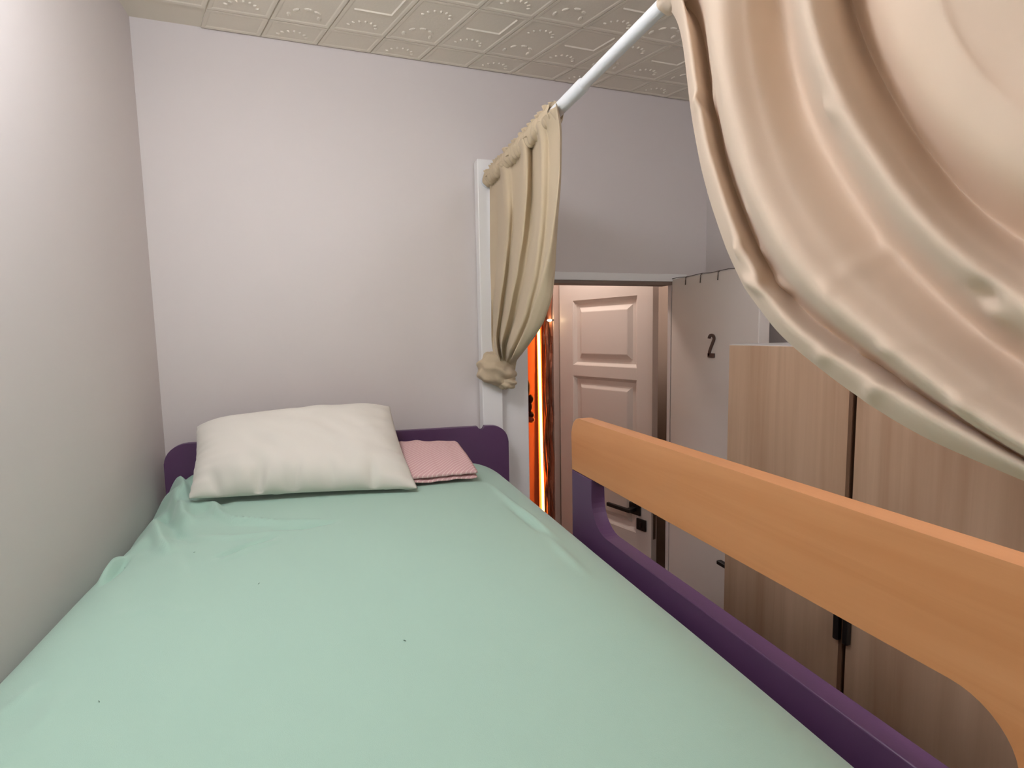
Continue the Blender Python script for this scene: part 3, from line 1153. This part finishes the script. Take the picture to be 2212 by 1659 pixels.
def knot(c, r, seed, parent, m, name='knot'):
    def fn(d):
        s = 1.0
        t = d.z + 0.45 * d.x
        s += 0.07 * math.sin(t * 9 + seed + 2 * noise.noise(Vector((d.x * 2, d.y * 2, seed))))
        s += 0.10 * noise.noise(d * 2.3 + Vector((seed, 0, 0)))
        s += 0.05 * abs(noise.noise(d * 5 + Vector((0, seed, 0))))
        # boxier than an ellipsoid
        mxx = max(abs(d.x), abs(d.z))
        s *= 1.0 + 0.16 * (1 - mxx)
        return s
    bm = bmesh.new()
    ellipsoid(bm, c, r, None, 72, 54, fn)
    for v in bm.verts:
        if v.co.y > 1.796:
            v.co.y = 1.796
    return obj(name, bm, m, parent, True)


kc = at_y(c1([(292, 1462)])[0], 1.735)
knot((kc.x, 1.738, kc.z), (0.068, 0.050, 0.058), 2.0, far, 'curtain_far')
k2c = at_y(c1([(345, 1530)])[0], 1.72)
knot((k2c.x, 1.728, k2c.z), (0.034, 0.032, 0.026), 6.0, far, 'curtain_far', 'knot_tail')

# near curtain, hanging towards the viewer and tied back at the foot-end post
near = empty('curtain', (RX, 0.2, -0.3))
tag(near, 'large cream curtain swept in heavy folds across the upper right', 'curtain', group='bed curtains')
KNR = Vector((0.50, -0.34, -0.36))
gn = [
    (0.010, [(92, 0), (110, 60), (120, 140), (137, 290), (154, 430), (168, 500), (192, 610), (232, 760), (286, 910), (332, 1002), (402, 1088), (482, 1168), (562, 1238), (642, 1296), (735, 1366), (820, 1428), (900, 1474), (970, 1508), (1060, 1556), (1150, 1588), (1283, 1612)]),
    (-0.012, [(120, 0), (140, 100), (160, 240), (190, 420), (225, 580), (275, 740), (325, 860), (385, 985), (470, 1090), (580, 1180), (700, 1260), (840, 1340), (960, 1410), (1090, 1485), (1283, 1580)]),
    (0.050, [(168, 0), (193, 120), (210, 250), (246, 430), (283, 600), (327, 730), (376, 850), (440, 960), (536, 1066), (664, 1160), (812, 1256), (990, 1385), (1105, 1468), (1283, 1562)]),
    (-0.038, [(205, 0), (226, 140), (250, 300), (288, 470), (335, 640), (408, 782), (490, 908), (586, 1018), (700, 1115), (850, 1225), (1000, 1345), (1120, 1430), (1283, 1530)]),
    (-0.012, [(320, 0), (335, 150), (365, 320), (420, 510), (480, 650), (560, 780), (650, 900), (750, 1010), (880, 1120), (1020, 1230), (1140, 1320), (1283, 1420)]),
    (0.046, [(460, 0), (480, 130), (515, 270), (570, 420), (640, 560), (720, 690), (800, 800), (900, 910), (1010, 1020), (1120, 1120), (1283, 1250)]),
    (-0.036, [(510, 0), (545, 110), (580, 220), (630, 340), (690, 450), (765, 570), (840, 670), (930, 780), (1040, 880), (1150, 980), (1283, 1080)]),
    (-0.004, [(610, 0), (640, 130), (690, 260), (750, 380), (830, 510), (910, 620), (1000, 730), (1090, 820), (1180, 890), (1283, 960)]),
    (0.056, [(690, 0), (740, 140), (800, 270), (880, 400), (960, 520), (1050, 630), (1140, 720), (1283, 830)]),
    (-0.010, [(790, 0), (850, 150), (930, 300), (1010, 410), (1110, 520), (1283, 640)]),
    (-0.022, [(950, 0), (1030, 150), (1110, 280), (1190, 370), (1283, 460)]),
    (-0.012, [(1130, 0), (1180, 90), (1230, 170), (1283, 240)]),
]
GN = []
NG = len(gn)
for i, (off, pts_) in enumerate(gn):
    sc_ = 1.0
    P = [at_x(p, RX + off) for p in c6(pts_)]
    # up to the rod
    d = (P[0] - P[1])
    topz = RZ - 0.004
    up_pts = []
    if P[0].z < topz - 0.03:
        y_t = P[0].y + 0.35 * d.y / max(abs(d.z), 1e-3) * (topz - P[0].z) * 0.3
        up_pts = [Vector((RX - 0.020, y_t, topz)), Vector((RX + off * 0.75, (y_t + P[0].y) / 2, (topz + P[0].z) / 2))]
    else:
        up_pts = [Vector((RX - 0.020, P[0].y + 0.004, topz))]
    # on to the tie at the foot end
    e = P[-1]
    t = i / (NG - 1)
    mid = Vector((RX + off * 0.8, e.y * 0.45 + KNR.y * 0.55 + 0.05, e.z * 0.50 + (KNR.z + 0.05 * t) * 0.5 - 0.01))
    P = up_pts + P + [mid, KNR + Vector((off * 0.5, 0.02, 0.06 * t - 0.01))]
    GN.append(P)
for j, (ya, off) in enumerate(((0.18, 0.012), (0.06, -0.01), (-0.09, 0.02), (-0.24, -0.01))):
    P = [Vector((RX - 0.020, ya, RZ - 0.004)), Vector((RX + off, ya - 0.005, 0.38)), Vector((RX + off, ya - 0.03, 0.22)),
         Vector((RX + off * 0.7, ya * 0.55 + KNR.y * 0.45 - 0.02, -0.02)), KNR + Vector((off * 0.5, 0.0, 0.06 + 0.006 * j))]
    GN.append(P)


def near_creases(u, v, P):
    d = 0.0035 * noise.noise(Vector((P.y * 9, P.z * 5, 0.5))) + 0.0022 * noise.noise(Vector((P.y * 22, P.z * 14, 3.5)))
    fade = min(1, v * 5) * min(1, (1 - v) * 5)
    d *= fade
    p2 = Vector((P.y, P.z))
    for a, b, amp, w in CRE:
        dd, tt = seg_d(p2, a, b)
        if dd < 4 * w:
            d -= amp * math.exp(-(dd / w) ** 2) * (math.sin(math.pi * (0.1 + 0.8 * tt)))
    return Vector((d, 0, 0))


CRE = []


def cre(a, b, amp, w):
    p, q = at_x(c6([a])[0], RX), at_x(c6([b])[0], RX)
    CRE.append((Vector((p.y, p.z)), Vector((q.y, q.z)), amp, w))


cre((715, 640), (714, 1110), 0.005, 0.006)
cre((830, 1212), (1050, 1150), 0.004, 0.006)
cre((1115, 1450), (1235, 1290), 0.006, 0.008)
cre((635, 368), (735, 405), 0.008, 0.008)
cre((575, 1235), (700, 1180), 0.005, 0.006)
cre((735, 1370), (835, 1300), 0.006, 0.007)
cre((840, 1262), (838, 1320), 0.005, 0.006)
cre((165, 400), (235, 280), 0.008, 0.007)
cre((325, 955), (450, 985), 0.010, 0.009)
cre((322, 835), (345, 870), 0.008, 0.008)
cre((330, 700), (350, 730), 0.006, 0.006)
cre((1150, 1035), (1283, 1085), 0.012, 0.010)
cre((1160, 1005), (1283, 1010), -0.016, 0.010)
bm = loft(GN, 260, 200, near_creases)
o = obj('curtain_cloth', bm, 'curtain', near, True)
md = o.modifiers.new('thickness', 'SOLIDIFY')
md.thickness = 0.0014
md = o.modifiers.new('smooth', 'SUBSURF')
md.levels = md.render_levels = 1
header(-0.34, GN[0][0].y + 0.004, 'curtain', near, 260, 3.0, 0.022, 40)
knot((0.515, -0.36, -0.38), (0.066, 0.050, 0.062), 4.0, near, 'curtain')

# ------------------------------------------------------------------ ceiling lamp above the bed (just above the frame)
def ceiling_lamp(x, y, power, label):
    lp = empty('ceiling_lamp', (x, y, ZC - 0.205))
    tag(lp, label, 'lamp', group='ceiling lamps of the room')
    bm = bmesh.new()
    tube(bm, [(x, y, ZC), (x, y, ZC - 0.025)], 0.05, 48)
    obj('lamp_base', bm, 'white_metal', lp)
    bm = bmesh.new()
    tube(bm, [(x, y, ZC - 0.024), (x, y, ZC - 0.086)], 0.012, 20)
    obj('stem', bm, 'white_metal', lp)
    bm = bmesh.new()
    prof = [(0.020, -0.085), (0.110, -0.090), (0.122, -0.102), (0.124, -0.160), (0.118, -0.180), (0.098, -0.194), (0.060, -0.202), (0.020, -0.205)]
    tube(bm, [(x, y, ZC + z) for r, z in prof], [r for r, z in prof], 48)
    obj('lamp_shade', bm, glow('lamp_glow', (0.93, 0.985, 1.08), power), lp, True)


ceiling_lamp(LAMP_POS[0], LAMP_POS[1], LAMP_POWER, 'round white ceiling lamp glowing above the bed')
ceiling_lamp(0.80, -0.55, AISLE_FILL_POWER, 'unseen round fill lamp added above the aisle by the wardrobe')  # added out of view to lift the dim right side and ceiling

# lint on the sheet
for (px, py, lab) in ((268, 1199, 'tiny dark lint speck on the sheet nearest the left wall below the pillow'),
                     (420, 1195, 'tiny dark lint speck on the sheet nearest the pillow'),
                     (560, 1268, 'tiny dark lint speck on the sheet halfway between pillow and foot, left of centre'),
                     (215, 1522, 'tiny dark lint speck on the sheet at the lower left, nearest the viewer'),
                     (875, 1392, 'tiny dark lint speck in the middle of the sheet, rightmost of the specks')):
    q = at_z((px, py), ZT)
    zz = sheet_z(q.x, q.y)
    bm = bmesh.new()
    a = random.random() * 3
    tube(bm, [(q.x - 0.0018 * math.cos(a), q.y - 0.0018 * math.sin(a), zz + 0.0009), (q.x, q.y, zz + 0.0012),
              (q.x + 0.0018 * math.cos(a + 0.4), q.y + 0.0018 * math.sin(a + 0.4), zz + 0.0009)], 0.0004, 5)
    tag(obj('lint_speck', bm, 'lint'), lab, 'lint', group='lint specks on the sheet')

for o in bpy.data.objects:
    if '_org' in o:
        del o['_org']
